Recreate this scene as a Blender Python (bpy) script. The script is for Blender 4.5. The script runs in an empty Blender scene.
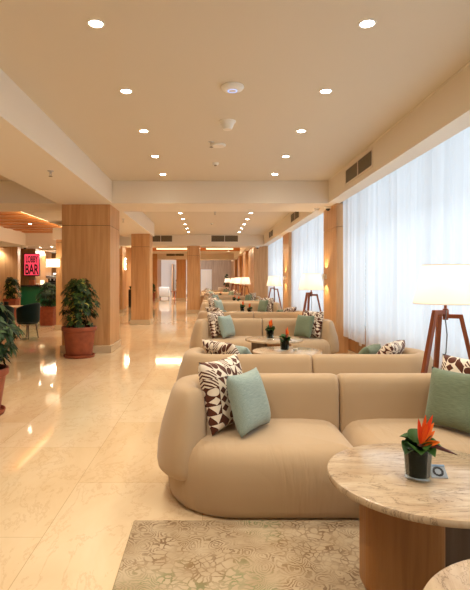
import bpy, bmesh, math, random
from mathutils import Vector, Matrix
R = math.radians
PI = math.pi
sc = bpy.context.scene
COL = sc.collection
ORD = ['first', 'second', 'third', 'fourth', 'fifth', 'sixth', 'seventh', 'eighth', 'ninth', 'tenth', 'eleventh', 'twelfth']
F = 495.0          # focal length in pixels
EYE = 1.45

# ------------------------------------------------------------------ materials
class NT:
    def __init__(s, name):
        s.m = bpy.data.materials.new(name); s.m.use_nodes = True
        s.t = s.m.node_tree; s.t.nodes.clear()
        s.out = s.t.nodes.new('ShaderNodeOutputMaterial')
    def n(s, typ, ins=None, **kw):
        nd = s.t.nodes.new('ShaderNode' + typ)
        for k, v in kw.items(): setattr(nd, k, v)
        for k, v in (ins or {}).items(): s.put(nd.inputs[k], v)
        return nd
    def put(s, sock, v):
        if isinstance(v, bpy.types.Node): v = v.outputs[0]
        if isinstance(v, bpy.types.NodeSocket): s.t.links.new(v, sock)
        else:
            if sock.type == 'RGBA' and len(v) == 3: v = (*v, 1)
            sock.default_value = v
    def math(s, op, a, b=0.0, c=0.0):
        nd = s.t.nodes.new('ShaderNodeMath'); nd.operation = op
        s.put(nd.inputs[0], a); s.put(nd.inputs[1], b)
        if op in ('MULTIPLY_ADD', 'SMOOTH_MIN', 'COMPARE'): s.put(nd.inputs[2], c)
        return nd.outputs[0]
    def mix(s, f, a, b, blend='MIX'):
        nd = s.t.nodes.new('ShaderNodeMix'); nd.data_type = 'RGBA'; nd.blend_type = blend
        s.put(nd.inputs[0], f); s.put(nd.inputs[6], a); s.put(nd.inputs[7], b)
        return nd.outputs[2]
    def ramp(s, f, stops, interp='LINEAR'):
        nd = s.t.nodes.new('ShaderNodeValToRGB'); r = nd.color_ramp; r.interpolation = interp
        while len(r.elements) < len(stops): r.elements.new(0.5)
        for e, (p, c) in zip(r.elements, stops):
            e.position = p; e.color = (*c, 1) if len(c) == 3 else c
        s.put(nd.inputs[0], f)
        return nd.outputs[0]
    def coord(s, which='Object', scale=(1, 1, 1), loc=(0, 0, 0), rot=(0, 0, 0)):
        tc = s.n('TexCoord')
        mp = s.n('Mapping', {'Vector': tc.outputs[which], 'Scale': scale, 'Location': loc, 'Rotation': rot})
        return mp.outputs[0]
    def noise(s, vec, scale, detail=3, dist=0.0, rough=.5):
        return s.n('TexNoise', {'Vector': vec, 'Scale': scale, 'Detail': detail, 'Distortion': dist, 'Roughness': rough}).outputs[0]
    def pbr(s, **ins):
        nm = {'color': 'Base Color', 'rough': 'Roughness', 'metal': 'Metallic', 'normal': 'Normal', 'spec': 'Specular IOR Level',
              'emit': 'Emission Color', 'estr': 'Emission Strength', 'sheen': 'Sheen Weight', 'trans': 'Transmission Weight', 'ior': 'IOR',
              'coat': 'Coat Weight', 'crough': 'Coat Roughness', 'alpha': 'Alpha', 'sss': 'Subsurface Weight', 'srough': 'Sheen Roughness'}
        b = s.n('BsdfPrincipled', {nm[k]: v for k, v in ins.items()})
        s.put(s.out.inputs[0], b.outputs[0])
        return b
    def bump(s, h, strength=.2, dist=.01):
        return s.n('Bump', {'Height': h, 'Strength': strength, 'Distance': dist}).outputs[0]

def srgb(r, g, b):
    f = lambda c: (c / 255 / 12.92) if c / 255 <= .04045 else ((c / 255 + .055) / 1.055) ** 2.4
    return (f(r), f(g), f(b))

def plain(name, color, rough=.5, metal=0.0, **kw):
    t = NT(name); t.pbr(color=color, rough=rough, metal=metal, **kw); return t.m
def glow(name, color, strength):
    t = NT(name); e = t.n('Emission', {'Color': color, 'Strength': strength}); t.put(t.out.inputs[0], e); return t.m

def wood(name, c1, c2, c3, rough=.42, axis='z', scale=1.0):
    t = NT(name)
    sca = {'z': (9, 9, .55), 'x': (.55, 9, 9), 'y': (9, .55, 9)}[axis]
    v = t.coord('Object', tuple(k * scale for k in sca))
    n1 = t.noise(v, 1.6, 5, .6)
    sc2 = {'z': (60, 60, 1.6), 'x': (1.6, 60, 60), 'y': (60, 1.6, 60)}[axis]
    n2 = t.noise(t.coord('Object', tuple(k * scale for k in sc2)), 1.5, 3)
    col = t.ramp(n1, [(.28, c1), (.5, c2), (.74, c3)])
    col = t.mix(t.math('MULTIPLY', n2, .35), col, c1)
    t.pbr(color=col, rough=rough, normal=t.bump(n2, .05, .002)); return t.m

M = {}
def _plaster(name, c):
    t = NT(name); v = t.coord('Object')
    n = t.noise(v, 60, 3)
    t.pbr(color=c, rough=.85, spec=.2, normal=t.bump(n, .04, .002)); return t.m
M['ceiling'] = _plaster('ceiling_paint', srgb(216, 204, 184))
M['beam'] = _plaster('beam_paint', srgb(234, 224, 208))
M['white'] = _plaster('white_paint', srgb(236, 232, 226))
M['oak'] = wood('oak_veneer', srgb(188, 138, 88), srgb(206, 158, 108), srgb(216, 172, 124))
M['oak_dark'] = wood('oak_panel_wall', srgb(150, 104, 60), srgb(174, 126, 78), srgb(188, 142, 94))
M['slat'] = wood('ceiling_boards', srgb(184, 116, 60), srgb(208, 138, 78), srgb(220, 154, 94), axis='x')
M['teak'] = wood('lamp_wood', srgb(110, 52, 24), srgb(142, 74, 38), srgb(166, 94, 52), rough=.35)
M['base_wood'] = wood('table_base_wood', srgb(140, 92, 46), srgb(162, 110, 58), srgb(174, 122, 68), rough=.4, scale=1.6)
M['base_dark'] = wood('table_base_smoked', srgb(82, 64, 48), srgb(100, 80, 62), srgb(112, 92, 74), rough=.45, scale=1.6)
M['skirting'] = plain('skirting_marble', srgb(206, 184, 152), .25)
M['door_paint'] = plain('door_paint', srgb(236, 228, 214), .4)
M['steel'] = plain('brushed_steel', (.6, .58, .55), .3, 1.0)
M['plastic'] = plain('white_plastic', srgb(238, 236, 230), .35)
M['black'] = plain('black_plastic', (.012, .012, .013), .3)
M['terracotta'] = None
M['disc'] = glow('downlight_glow', (1, .86, .66), 45)
M['led'] = glow('cove_led', (1, .78, .46), 3.2)
M['shade_glow'] = None

def m_floor():
    t = NT('polished_marble_floor')
    tc = t.n('TexCoord').outputs['Object']
    sx = t.n('SeparateXYZ', {0: tc})
    v2 = t.n('CombineXYZ', {0: t.math('ADD', sx.outputs[1], .21), 1: t.math('ADD', sx.outputs[0], .945 + 9.0), 2: 0.0})
    br = t.n('TexBrick', {'Vector': v2, 'Color1': (0, 0, 0), 'Color2': (1, 1, 1), 'Mortar': (.5, .5, .5), 'Scale': 1.0,
                          'Mortar Size': .0022, 'Mortar Smooth': .1, 'Bias': 0.0, 'Brick Width': 1.5, 'Row Height': .9}, offset=.5, squash=1.0)
    tone = t.ramp(br.outputs[0], [(0, srgb(220, 190, 148)), (.5, srgb(228, 202, 162)), (1, srgb(234, 214, 180))])
    warp = t.noise(t.coord('Object', (1.3, .5, 1), rot=(0, 0, .4)), 1.8, 7, .6, .6)
    cloud = t.ramp(warp, [(.3, srgb(212, 178, 134)), (.55, srgb(228, 202, 162)), (.8, srgb(238, 220, 190))])
    col = t.mix(.45, tone, cloud)
    vein = t.noise(t.coord('Object', (2.2, 1.1, 1), rot=(0, 0, .5)), 1.5, 9, .5, .68)
    vm = t.ramp(t.math('ABSOLUTE', t.math('SUBTRACT', vein, .5)), [(0, (1, 1, 1)), (.018, (0, 0, 0))])
    col = t.mix(t.math('MULTIPLY', vm, .25), col, srgb(176, 122, 76))
    col = t.mix(t.math('MULTIPLY', br.outputs['Fac'], .45), col, srgb(150, 112, 76))
    t.pbr(color=col, rough=.055, spec=.5); return t.m
M['floor'] = m_floor()

def m_rug():
    t = NT('woven_rug')
    v = t.coord('Object')
    wv = t.n('TexNoise', {'Vector': v, 'Scale': 4.0, 'Detail': 5.0}).outputs[1]
    vv = t.n('VectorMath', {0: v, 1: t.n('VectorMath', {0: wv, 'Scale': .22}, operation='SCALE').outputs[0]}, operation='ADD').outputs[0]
    vo = t.n('TexVoronoi', {'Vector': vv, 'Scale': 10})
    rings = t.math('SINE', t.math('MULTIPLY', vo.outputs[0], 42.0))
    vo2 = t.n('TexVoronoi', {'Vector': vv, 'Scale': 24.0}, feature='DISTANCE_TO_EDGE')
    edge = t.math('LESS_THAN', vo2.outputs[0], .09)
    sel = t.math('GREATER_THAN', t.noise(v, 2.3, 1), .5)
    pat = t.math('ADD', t.math('MULTIPLY', t.math('GREATER_THAN', rings, .1), sel), t.math('MULTIPLY', edge, t.math('SUBTRACT', 1.0, sel)))
    fade = t.noise(v, 9, 4)
    pat = t.math('MULTIPLY', pat, t.ramp(fade, [(.35, (.15,) * 3), (.65, (1,) * 3)]))
    ink = t.ramp(t.noise(t.coord('Object', loc=(3, 1, 0)), 1.7, 2), [(.45, srgb(104, 74, 46)), (.56, srgb(128, 100, 64)), (.66, srgb(108, 124, 78))])
    base = t.ramp(t.noise(v, 4, 4), [(.3, srgb(166, 142, 110)), (.7, srgb(192, 172, 142))])
    col = t.mix(t.math('MULTIPLY', pat, .78), base, ink)
    fine = t.noise(v, 260, 2)
    t.pbr(color=col, rough=.95, spec=.1, normal=t.bump(t.math('ADD', fine, pat), .35, .004)); return t.m
M['rug'] = m_rug()

def fabric(name, c, c2, sheen=.25, wrinkle=0.0, scale=420):
    t = NT(name); v = t.coord('Object')
    n = t.noise(v, scale, 2); b = t.noise(v, 2.5, 3)
    col = t.mix(b, c, c2)
    h = n
    nrm = t.bump(n, .12, .002)
    if wrinkle:
        w = t.noise(t.coord('Object', (7, 1.6, 1), rot=(0, 0, .35)), 2.2, 2, .8)
        msk = t.ramp(t.noise(v, 1.7, 1), [(.42, (0,) * 3), (.6, (1,) * 3)])
        nrm = t.n('Bump', {'Height': t.math('MULTIPLY', w, msk), 'Strength': wrinkle, 'Distance': .05, 'Normal': nrm}).outputs[0]
    t.pbr(color=col, rough=.85, spec=.2, sheen=sheen, normal=nrm); return t.m
M['sofa'] = fabric('sofa_velvet', srgb(178, 150, 116), srgb(186, 159, 125))
M['sofa_seat'] = fabric('sofa_seat_velvet', srgb(178, 150, 116), srgb(186, 159, 125), wrinkle=.22)
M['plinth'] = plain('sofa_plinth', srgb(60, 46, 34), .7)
M['chair_green'] = fabric('green_velvet', srgb(7, 30, 31), srgb(11, 40, 40), .15)
M['grey_fabric'] = fabric('grey_fabric', srgb(150, 146, 140), srgb(164, 160, 154))
M['white_fabric'] = fabric('white_fabric', srgb(226, 222, 214), srgb(236, 232, 226))

def sage(name, c, c2):
    t = NT(name); v = t.coord('Object')
    w = t.noise(t.coord('Object', (6, 60, 160)), 3.0, 3)
    col = t.ramp(w, [(.3, c), (.7, c2)])
    t.pbr(color=col, rough=.9, spec=.15, sheen=.2, normal=t.bump(t.noise(v, 380, 2), .2, .002)); return t.m
M['sage'] = sage('sage_linen', srgb(128, 146, 138), srgb(160, 174, 164))
M['sage_light_tinted'] = sage('sage_linen_light_tint', srgb(98, 110, 88), srgb(124, 136, 110))  # same sage linen, darker and greener cast of the lighting painted in

def m_pattern():
    t = NT('geometric_print')
    uv = t.n('TexCoord').outputs['UV']
    s = t.n('VectorMath', {0: uv, 1: (7.0, 8.0, 1.0)}, operation='MULTIPLY').outputs[0]
    cell = t.n('VectorMath', {0: s}, operation='FLOOR').outputs[0]
    fr = t.n('VectorMath', {0: s}, operation='FRACTION').outputs[0]
    sp = t.n('SeparateXYZ', {0: fr}); fx = t.math('SUBTRACT', sp.outputs[0], .5); fy = t.math('SUBTRACT', sp.outputs[1], .5)
    ax = t.math('ABSOLUTE', fx); ay = t.math('ABSOLUTE', fy)
    rnd = t.n('TexWhiteNoise', {'Vector': cell}, noise_dimensions='3D').outputs[0]
    cell2 = t.n('VectorMath', {0: cell, 1: (17.3, 5.1, 2.0)}, operation='ADD').outputs[0]
    rnd2 = t.n('TexWhiteNoise', {'Vector': cell2}, noise_dimensions='3D').outputs[0]
    diamond = t.math('LESS_THAN', t.math('ADD', ax, ay), .46)
    r2 = t.math('ADD', t.math('MULTIPLY', fx, fx), t.math('MULTIPLY', fy, fy))
    circle = t.math('LESS_THAN', r2, .2)
    ring = t.math('MULTIPLY', circle, t.math('GREATER_THAN', r2, .035))
    tri = t.math('LESS_THAN', ax, t.math('MULTIPLY', t.math('ADD', fy, .5), .5))
    diag = t.math('GREATER_THAN', t.math('ADD', fx, fy), 0.0)
    stripe = t.math('GREATER_THAN', t.math('SINE', t.math('MULTIPLY', t.math('ADD', fx, fy), 15.0)), 0.0)
    res = diamond
    for th, shp in ((.30, tri), (.5, diag), (.72, stripe), (.84, ring), (.93, circle)):
        g = t.math('GREATER_THAN', rnd, th)
        res = t.math('ADD', t.math('MULTIPLY', g, shp), t.math('MULTIPLY', t.math('SUBTRACT', 1.0, g), res))
    flip = t.math('GREATER_THAN', rnd2, .45)
    res = t.math('ABSOLUTE', t.math('SUBTRACT', res, flip))
    col = t.mix(res, srgb(88, 46, 30), srgb(232, 218, 198))
    t.pbr(color=col, rough=.88, spec=.15, sheen=.15, normal=t.bump(t.noise(uv, 300, 2), .15, .002)); return t.m
M['pattern'] = m_pattern()

def m_travertine():
    t = NT('travertine_stone')
    v = t.coord('Object', (1, 1, 1), rot=(0, 0, -.55))
    wob = t.noise(v, 2.2, 6, 1.4, .6)
    v2 = t.coord('Object', (1.1, 5.0, 1), rot=(0, 0, .95))
    band = t.noise(v2, 2.2, 7, 1.8, .6)
    col = t.ramp(band, [(.25, srgb(136, 110, 84)), (.42, srgb(170, 144, 114)), (.6, srgb(192, 170, 140)), (.8, srgb(212, 196, 172))])
    col = t.mix(.35, col, t.ramp(wob, [(.3, srgb(170, 140, 108)), (.7, srgb(216, 198, 170))]))
    vein = t.ramp(t.math('ABSOLUTE', t.math('SUBTRACT', t.noise(v2, 1.3, 7, 2.4, .7), .5)), [(0, (1,) * 3), (.016, (0,) * 3)])
    col = t.mix(t.math('MULTIPLY', vein, .7), col, srgb(92, 74, 56))
    t.pbr(color=col, rough=.16, spec=.5); return t.m
M['travertine'] = m_travertine()

def m_terracotta():
    t = NT('terracotta'); v = t.coord('Object')
    col = t.ramp(t.noise(v, 9, 5), [(.3, srgb(134, 66, 40)), (.7, srgb(162, 84, 54))])
    t.pbr(color=col, rough=.55, normal=t.bump(t.noise(v, 40, 3), .08, .003)); return t.m
M['terracotta'] = m_terracotta()
M['soil'] = plain('soil', srgb(40, 28, 20), .95)
M['stem'] = plain('plant_stem', srgb(70, 62, 34), .8)
def m_leaf(name, stops):
    t = NT(name)
    g = t.n('NewGeometry').outputs['Random Per Island']
    col = t.ramp(g, stops, 'CONSTANT')
    t.pbr(color=col, rough=.5, spec=.25); return t.m
M['leaf'] = m_leaf('umbrella_plant_leaves', [(0, srgb(30, 52, 22)), (.35, srgb(42, 66, 28)), (.62, srgb(56, 82, 34)), (.83, srgb(84, 104, 40)), (.93, srgb(158, 150, 64))])
M['leaf_dark'] = m_leaf('dark_leaves', [(0, srgb(24, 44, 22)), (.35, srgb(34, 58, 26)), (.65, srgb(46, 72, 32)), (.9, srgb(66, 92, 40))])
M['ti_leaf'] = m_leaf('broad_leaf', [(0, srgb(34, 62, 22)), (.4, srgb(52, 84, 30)), (.75, srgb(72, 104, 40))])
M['dark_leaf_lining'] = plain('rolled_leaf_lining', srgb(14, 20, 14), .7, spec=.1)
M['petal'] = m_leaf('orange_petals', [(0, srgb(232, 84, 22)), (.4, srgb(240, 112, 30)), (.75, srgb(222, 64, 20))])
M['bract'] = plain('flower_bract', srgb(84, 38, 30), .45)

def m_clear(name, tint, refl=.12):
    t = NT(name)
    tr = t.n('BsdfTransparent', {'Color': tint}); gl = t.n('BsdfGlossy', {'Color': (1, 1, 1), 'Roughness': .02})
    lw = t.n('LayerWeight', {'Blend': .25})
    f = t.math('ADD', t.math('MULTIPLY', lw.outputs[0], .25), refl * .15)
    mx = t.n('MixShader', {0: f, 1: tr.outputs[0], 2: gl.outputs[0]})
    t.put(t.out.inputs[0], mx); return t.m
M['pane'] = m_clear('window_glass', (.93, .97, 1.0))
M['vase_glass'] = m_clear('vase_glass', (.92, .95, .94), .04)
M['cup_glass'] = m_clear('cup_glass', (.92, .9, .86), .25)

def m_curtain():
    t = NT('sheer_voile')
    d = t.n('BsdfDiffuse', {'Color': (.86, .88, .90)}); tl = t.n('BsdfTranslucent', {'Color': (.86, .89, .93)})
    mx = t.n('MixShader', {0: .62, 1: d.outputs[0], 2: tl.outputs[0]})
    tr = t.n('BsdfTransparent', {'Color': (1, 1, 1)})
    m2 = t.n('MixShader', {0: .13, 1: mx.outputs[0], 2: tr.outputs[0]})
    t.put(t.out.inputs[0], m2); return t.m
M['curtain'] = m_curtain()

def m_shade():
    t = NT('lit_linen_shade')
    d = t.n('BsdfDiffuse', {'Color': (.93, .88, .80)}); tl = t.n('BsdfTranslucent', {'Color': (.95, .90, .80)})
    mx = t.n('MixShader', {0: .6, 1: d.outputs[0], 2: tl.outputs[0]})
    e = t.n('Emission', {'Color': (1, .86, .64), 'Strength': .22})
    a = t.n('AddShader', {0: mx.outputs[0], 1: e.outputs[0]})
    t.put(t.out.inputs[0], a); return t.m
M['shade'] = m_shade()
M['cable'] = plain('lamp_cable', srgb(120, 124, 128), .5)
M['grille'] = plain('grille_metal', srgb(134, 120, 98), .5, 0.0)
M['grille_dark'] = plain('duct_interior', srgb(66, 56, 44), .8)
M['bar_green'] = plain('green_bar_front', srgb(22, 92, 54), .45)
M['bar_top'] = plain('dark_bar_top', srgb(36, 30, 28), .25)
M['sign_frame'] = plain('dark_sign_frame', srgb(30, 24, 20), .5)
M['sign_pink'] = glow('pink_sign_face', srgb(255, 74, 92), .75)
M['sign_letter'] = m_leaf('sign_lettering', [(0, srgb(30, 50, 32)), (.5, srgb(40, 66, 44))])
M['shelf_white'] = glow('lit_shelf_edge', (1, .95, .85), 2.0)
M['grey_wood'] = wood('grey_board', srgb(96, 88, 82), srgb(124, 116, 108), srgb(144, 136, 128), axis='x')
M['tabletop'] = wood('cafe_table_top', srgb(176, 140, 100), srgb(200, 166, 124), srgb(212, 182, 142), axis='x')
M['far_wall'] = wood('far_wall_panels', srgb(160, 132, 104), srgb(182, 154, 124), srgb(196, 170, 140))

# ------------------------------------------------------------------ mesh building
class MB:
    """collects shapes that become ONE mesh"""
    def __init__(s): s.bm = bmesh.new()
    def box(s, x0, y0, z0, x1, y1, z1, bevel=0.0, seg=2, mtx=None):
        b = bmesh.new()
        bmesh.ops.create_cube(b, size=1)
        for v in b.verts:
            v.co = Vector(((x0 + x1) / 2 + v.co.x * (x1 - x0), (y0 + y1) / 2 + v.co.y * (y1 - y0), (z0 + z1) / 2 + v.co.z * (z1 - z0)))
        if bevel: bmesh.ops.bevel(b, geom=b.edges[:], offset=bevel, segments=seg, profile=.5, affect='EDGES')
        if mtx: b.transform(mtx)
        return s.merge(b)
    def merge(s, b):
        me = bpy.data.meshes.new('tmp'); b.to_mesh(me); b.free()
        s.bm.from_mesh(me); bpy.data.meshes.remove(me); return s
    def grid(s, rows, closed_u=False, cap0=False, cap1=False):
        """rows: list of equally long point lists; closed_u joins last to first in each row"""
        bm = s.bm
        vs = [[bm.verts.new(p) for p in r] for r in rows]
        n = len(rows[0])
        for i in range(len(rows) - 1):
            for j in range(n if closed_u else n - 1):
                k = (j + 1) % n
                try: bm.faces.new((vs[i][j], vs[i][k], vs[i + 1][k], vs[i + 1][j]))
                except ValueError: pass
        if cap0: bm.faces.new(list(reversed(vs[0])))
        if cap1: bm.faces.new(vs[-1])
        return s
    def lathe(s, prof, c=(0, 0, 0), n=32, caps=(True, True), mtx=None):
        rows = [[Vector((c[0] + r * math.cos(2 * PI * k / n), c[1] + r * math.sin(2 * PI * k / n), c[2] + z)) for k in range(n)] for r, z in prof]
        if mtx: rows = [[mtx @ p for p in r] for r in rows]
        return s.grid(rows, True, caps[0], caps[1])
    def tube(s, pts, rad, n=8):
        pts = [Vector(p) for p in pts]
        rads = rad if isinstance(rad, (list, tuple)) else [rad] * len(pts)
        rows = []
        for i, p in enumerate(pts):
            d = (pts[min(i + 1, len(pts) - 1)] - pts[max(i - 1, 0)]).normalized()
            a = d.cross(Vector((0, 0, 1)))
            if a.length < 1e-3: a = d.cross(Vector((1, 0, 0)))
            a.normalize(); b = d.cross(a)
            rows.append([p + (a * math.cos(2 * PI * k / n) + b * math.sin(2 * PI * k / n)) * rads[i] for k in range(n)])
        return s.grid(rows, True, True, True)
    def bar(s, p0, p1, w, h, up=(0, 0, 1)):
        p0, p1 = Vector(p0), Vector(p1); d = (p1 - p0).normalized()
        a = d.cross(Vector(up)).normalized(); b = a.cross(d)
        rows = [[p + a * (sx * w / 2) + b * (sy * h / 2) for sx, sy in ((-1, -1), (1, -1), (1, 1), (-1, 1))] for p in (p0, p1)]
        return s.grid(rows, True, True, True)
    def poly(s, pts):
        s.bm.faces.new([s.bm.verts.new(p) for p in pts]); return s
    def build(s, name, mat, parent=None, smooth=None, loc=None):
        bmesh.ops.recalc_face_normals(s.bm, faces=s.bm.faces[:])
        me = bpy.data.meshes.new(name); s.bm.to_mesh(me); s.bm.free()
        return link(name, me, mat, parent, smooth, loc)

def link(name, me, mat, parent=None, smooth=None, loc=None):
    o = bpy.data.objects.new(name, me); COL.objects.link(o)
    if mat: me.materials.append(mat)
    if smooth is not None:
        me.polygons.foreach_set('use_smooth', [True] * len(me.polygons))
        if smooth < 180: me.set_sharp_from_angle(angle=R(smooth))
    if parent: o.parent = parent
    if loc: o.location = loc
    return o

def tag(o, label, cat, group=None, kind=None):
    o['label'] = label; o['category'] = cat
    if group: o['group'] = group
    if kind: o['kind'] = kind
    return o
def thing(name, label, cat, loc=(0, 0, 0), rz=0.0, group=None):
    o = bpy.data.objects.new(name, None); COL.objects.link(o)
    o.location = loc; o.rotation_euler = (0, 0, rz); o.empty_display_size = .1
    return tag(o, label, cat, group)
def kids(o): return [c for c in bpy.data.objects if c.parent == o]
def dup(o, loc=None, rz=None, label=None, parent=None):
    c = o.copy(); COL.objects.link(c)
    if parent is not None: c.parent = parent
    if loc is not None: c.location = loc
    if rz is not None: c.rotation_euler = (c.rotation_euler[0], c.rotation_euler[1], rz)
    if label: c['label'] = label
    for ch in kids(o): dup(ch, parent=c)
    return c
def struct(name, mb, mat, label, cat, smooth=None, parent=None):
    o = mb.build(name, mat, parent, smooth)
    if parent is None: tag(o, label, cat, None, 'structure')
    return o

def lamp(typ, name, loc, energy, color, rot=(0, 0, 0), **kw):
    l = bpy.data.lights.new(name, typ); l.energy = energy; l.color = color
    for k, v in kw.items(): setattr(l, k, v)
    o = bpy.data.objects.new(name, l); COL.objects.link(o); o.location = loc; o.rotation_euler = rot
    return o

# ------------------------------------------------------------------ the room
ZC, ZB = 3.39, 2.955       # ceiling, underside of beams
struct('floor', MB().box(-13, -4, -.1, 2.75, 52, 0), M['floor'], 'polished beige marble slab floor of the lobby', 'floor')
struct('ceiling', MB().box(-13, -4, ZC, 3.1, 52, ZC + .12), M['ceiling'], 'cream painted lobby ceiling', 'ceiling')
struct('wall_rear', MB().box(-13, -4.2, 0, 3.1, -4, ZC), M['white'], 'plain cream wall behind the viewer', 'wall')
struct('wall_left', MB().box(-13.2, -4.2, 0, -13, 52, ZC), M['white'], 'plain wall far left of the lobby', 'wall')
struct('wall_far', MB().box(-13, 47, 0, 3.1, 47.2, ZC), M['far_wall'], 'pale wood panelled wall at the far end of the lobby', 'wall')
struct('ceiling_beam', MB().box(-3.0, -4, ZB, -1.92, 17.1, ZC), M['beam'], 'long lengthwise ceiling beam above the corridor pillars', 'beam')
struct('ceiling_beam', MB().box(-13, 9.7, ZB, -3.0, 10.9, ZC - .001).box(-1.92, 9.7, ZB, 2.32, 10.9, ZC - .001), M['beam'], 'near crosswise ceiling beam over the first pillar', 'beam')
struct('ceiling_beam', MB().box(-13, 21.3, ZB - .02, 2.32, 22.7, ZC - .001), M['beam'], 'far crosswise ceiling beam with two air grilles', 'beam')
struct('ceiling_beam', MB().box(-2.6, 35.5, 2.93, 2.3, 36.8, ZC - .001), M['beam'], 'third crosswise beam at the far sitting area', 'beam')
struct('ceiling_trim', MB().box(2.32, -4, 2.97, 2.57, 22.6, ZC - .001), M['beam'], 'dropped bulkhead running along above the curtains', 'bulkhead')
struct('ceiling_trim', MB().box(1.72, 22.7, 2.95, 1.95, 40, ZC - .001), M['beam'], 'narrow bulkhead over the far lamps', 'bulkhead')
struct('ceiling_trim', MB().box(2.30, -4, ZC - .012, 2.32, 22, ZC - .002, .003), M['beam'], 'slim moulding where the bulkhead meets the ceiling', 'moulding')
# far bay with cove lights
struct('ceiling_far', MB().box(-4.2, 22.7, 3.33, 1.72, 35.5, ZC - .002), M['ceiling'], 'cream ceiling of the far bay', 'ceiling')
struct('ceiling_trim', MB().box(-4.2, 28.56, 3.13, 1.72, 28.7, 3.329), M['slat'], 'wood cove board behind the far light strips', 'board')
for x0, x1, y, lab in ((-3.1, -.95, 28.5, 'warm cove light strip over the corridor beyond the far beam'), (-.25, 1.35, 28.5, 'warm cove light strip over the far sofas')):
    t = thing('cove_light', lab, 'light strip', ((x0 + x1) / 2, y, 3.25))
    h = (x1 - x0) / 2
    MB().box(-h, -.05, -.06, h, .05, .08).build('housing', M['beam'], t)
    MB().box(-h + .03, -.058, -.03, h - .03, -.05, .0).build('light_strip', M['led'], t)
    lamp('AREA', 'cove_glow', ((x0 + x1) / 2, y - .1, 3.2), 22, (1, .80, .50), (R(-30), 0, 0), shape='RECTANGLE', size=x1 - x0, size_y=.1)

def pillar(name, x0, y0, x1, y1, z1, label, seams=True, mat='oak', z0=0):
    p = tag(bpy.data.objects.new(name, None), label, 'pillar', None, 'structure'); COL.objects.link(p)
    zs = z1 - .42
    MB().box(x0, y0, z0, x1, y1, zs - .004, .003, 1).build('cladding', M[mat], p)
    MB().box(x0, y0, zs + .004, x1, y1, z1, .003, 1).build('cladding_top', M[mat], p)
    MB().box(x0 + .008, y0 + .008, zs - .01, x1 - .008, y1 - .008, zs + .01).build('seam', M['grille_dark'], p)
    MB().box(x0 - .03, y0 - .03, 0, x1 + .03, y1 + .03, .15, .006, 1).build('skirting', M['skirting'], p)
    return p
pillar('pillar_1', -2.95, 9.85, -1.985, 10.85, ZB, 'nearest square oak clad pillar behind the potted plant')
pillar('pillar_2', -2.57, 16.15, -1.97, 17.0, ZB, 'second oak clad pillar along the corridor')
pillar('pillar_3', -1.0, 21.6, -.44, 22.5, ZB - .02, 'oak clad pillar between the corridor and the far sofas')
pillar('pillar_4', -4.6, 21.8, -3.85, 22.6, ZB - .02, 'oak clad pillar beyond the second one with a sconce')
pillar('pillar_5', -4.45, 14.3, -3.7, 15.1, ZB, 'oak clad pillar half hidden behind the nearest pillar')
pillar('pillar_6', -4.35, 35.6, -3.8, 36.3, ZC, 'far oak pillar at the near side of the lobby opening')
pillar('pillar_7', -2.42, 35.6, -1.75, 36.3, ZC, 'far oak pillar at the other side of the lobby opening')
for i, (y0, y1, lab) in enumerate(((9.8, 10.9, 'oak pilaster between the first two curtained windows'), (15.75, 17.0, 'oak pilaster between the second and third curtained windows'))):
    p = tag(bpy.data.objects.new('pilaster_%d' % (i + 1), None), lab, 'pilaster', None, 'structure'); COL.objects.link(p)
    MB().box(2.5, y0, 0, 2.75, y1, 2.50, .003, 1).build('cladding', M['oak'], p)
    MB().box(2.5, y0, 2.508, 2.75, y1, 2.97, .003, 1).build('cladding_top', M['oak'], p)
# wall that narrows the far bay
struct('wall_narrowing', MB().box(1.95, 22.0, 0, 3.1, 22.6, 2.95), M['oak'], 'wood panelled wall end where the room narrows', 'wall')
struct('wall_right_far', MB().box(1.95, 22.6, 0, 3.1, 47, ZC - .001), M['oak_dark'], 'wood panelled wall behind the far lamps', 'wall')
for k, yy in enumerate((25.5, 30.5, 36.0)):
    struct('trim_%d' % (k + 1), MB().box(1.82, yy, 0, 1.95, yy + 1.4, 2.95), M['oak'], '%s raised wood panel on the far lamp wall' % ORD[k], 'panel')

# right wall with windows
W0, W1 = .55, 3.2
wins = [(-3.2, 9.8), (10.9, 15.75), (17.0, 22.0)]
w = MB(); w.box(2.75, -4, 0, 3.0, 22.6, W0); w.box(2.75, -4, W1, 3.0, 22.6, ZC)
for a, b in ((-4, -3.2), (9.8, 10.9), (15.75, 17.0)): w.box(2.75, a, W0, 3.0, b, W1)
struct('wall_right', w, M['oak_dark'], 'wood faced wall under the curtained windows', 'wall')
struct('baseboard_right', MB().box(2.725, -4, 0, 2.75, 22, .07, .004, 1), M['skirting'], 'pale skirting along the window wall', 'skirting')
for i, (a, b) in enumerate(wins):
    root = tag(bpy.data.objects.new('window_%d' % (i + 1), None), '%s tall window behind the sheer curtains' % ORD[i], 'window', None, 'structure'); COL.objects.link(root)
    f = MB(); n = max(2, round((b - a) / 1.25))
    for k in range(n + 1):
        y = a + (b - a) * k / n
        f.box(2.86, max(a, y - .035), W0, 2.92, min(b, y + .035), W1)
    f.box(2.86, a, W0, 2.92, b, W0 + .06); f.box(2.86, a, W1 - .06, 2.92, b, W1); f.box(2.865, a, 2.42, 2.915, b, 2.47)
    f.build('window_frame', plain('window_frame_paint', srgb(170, 176, 180), .4), root)
    MB().box(2.885, a, W0, 2.89, b, W1).build('pane', M['pane'], root)
    lamp('AREA', 'daylight', (3.6, (a + b) / 2, 1.9), 9.3 * (b - a), (.92, .97, 1.0), (0, R(90), 0), shape='RECTANGLE', size=2.7, size_y=b - a)

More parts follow.
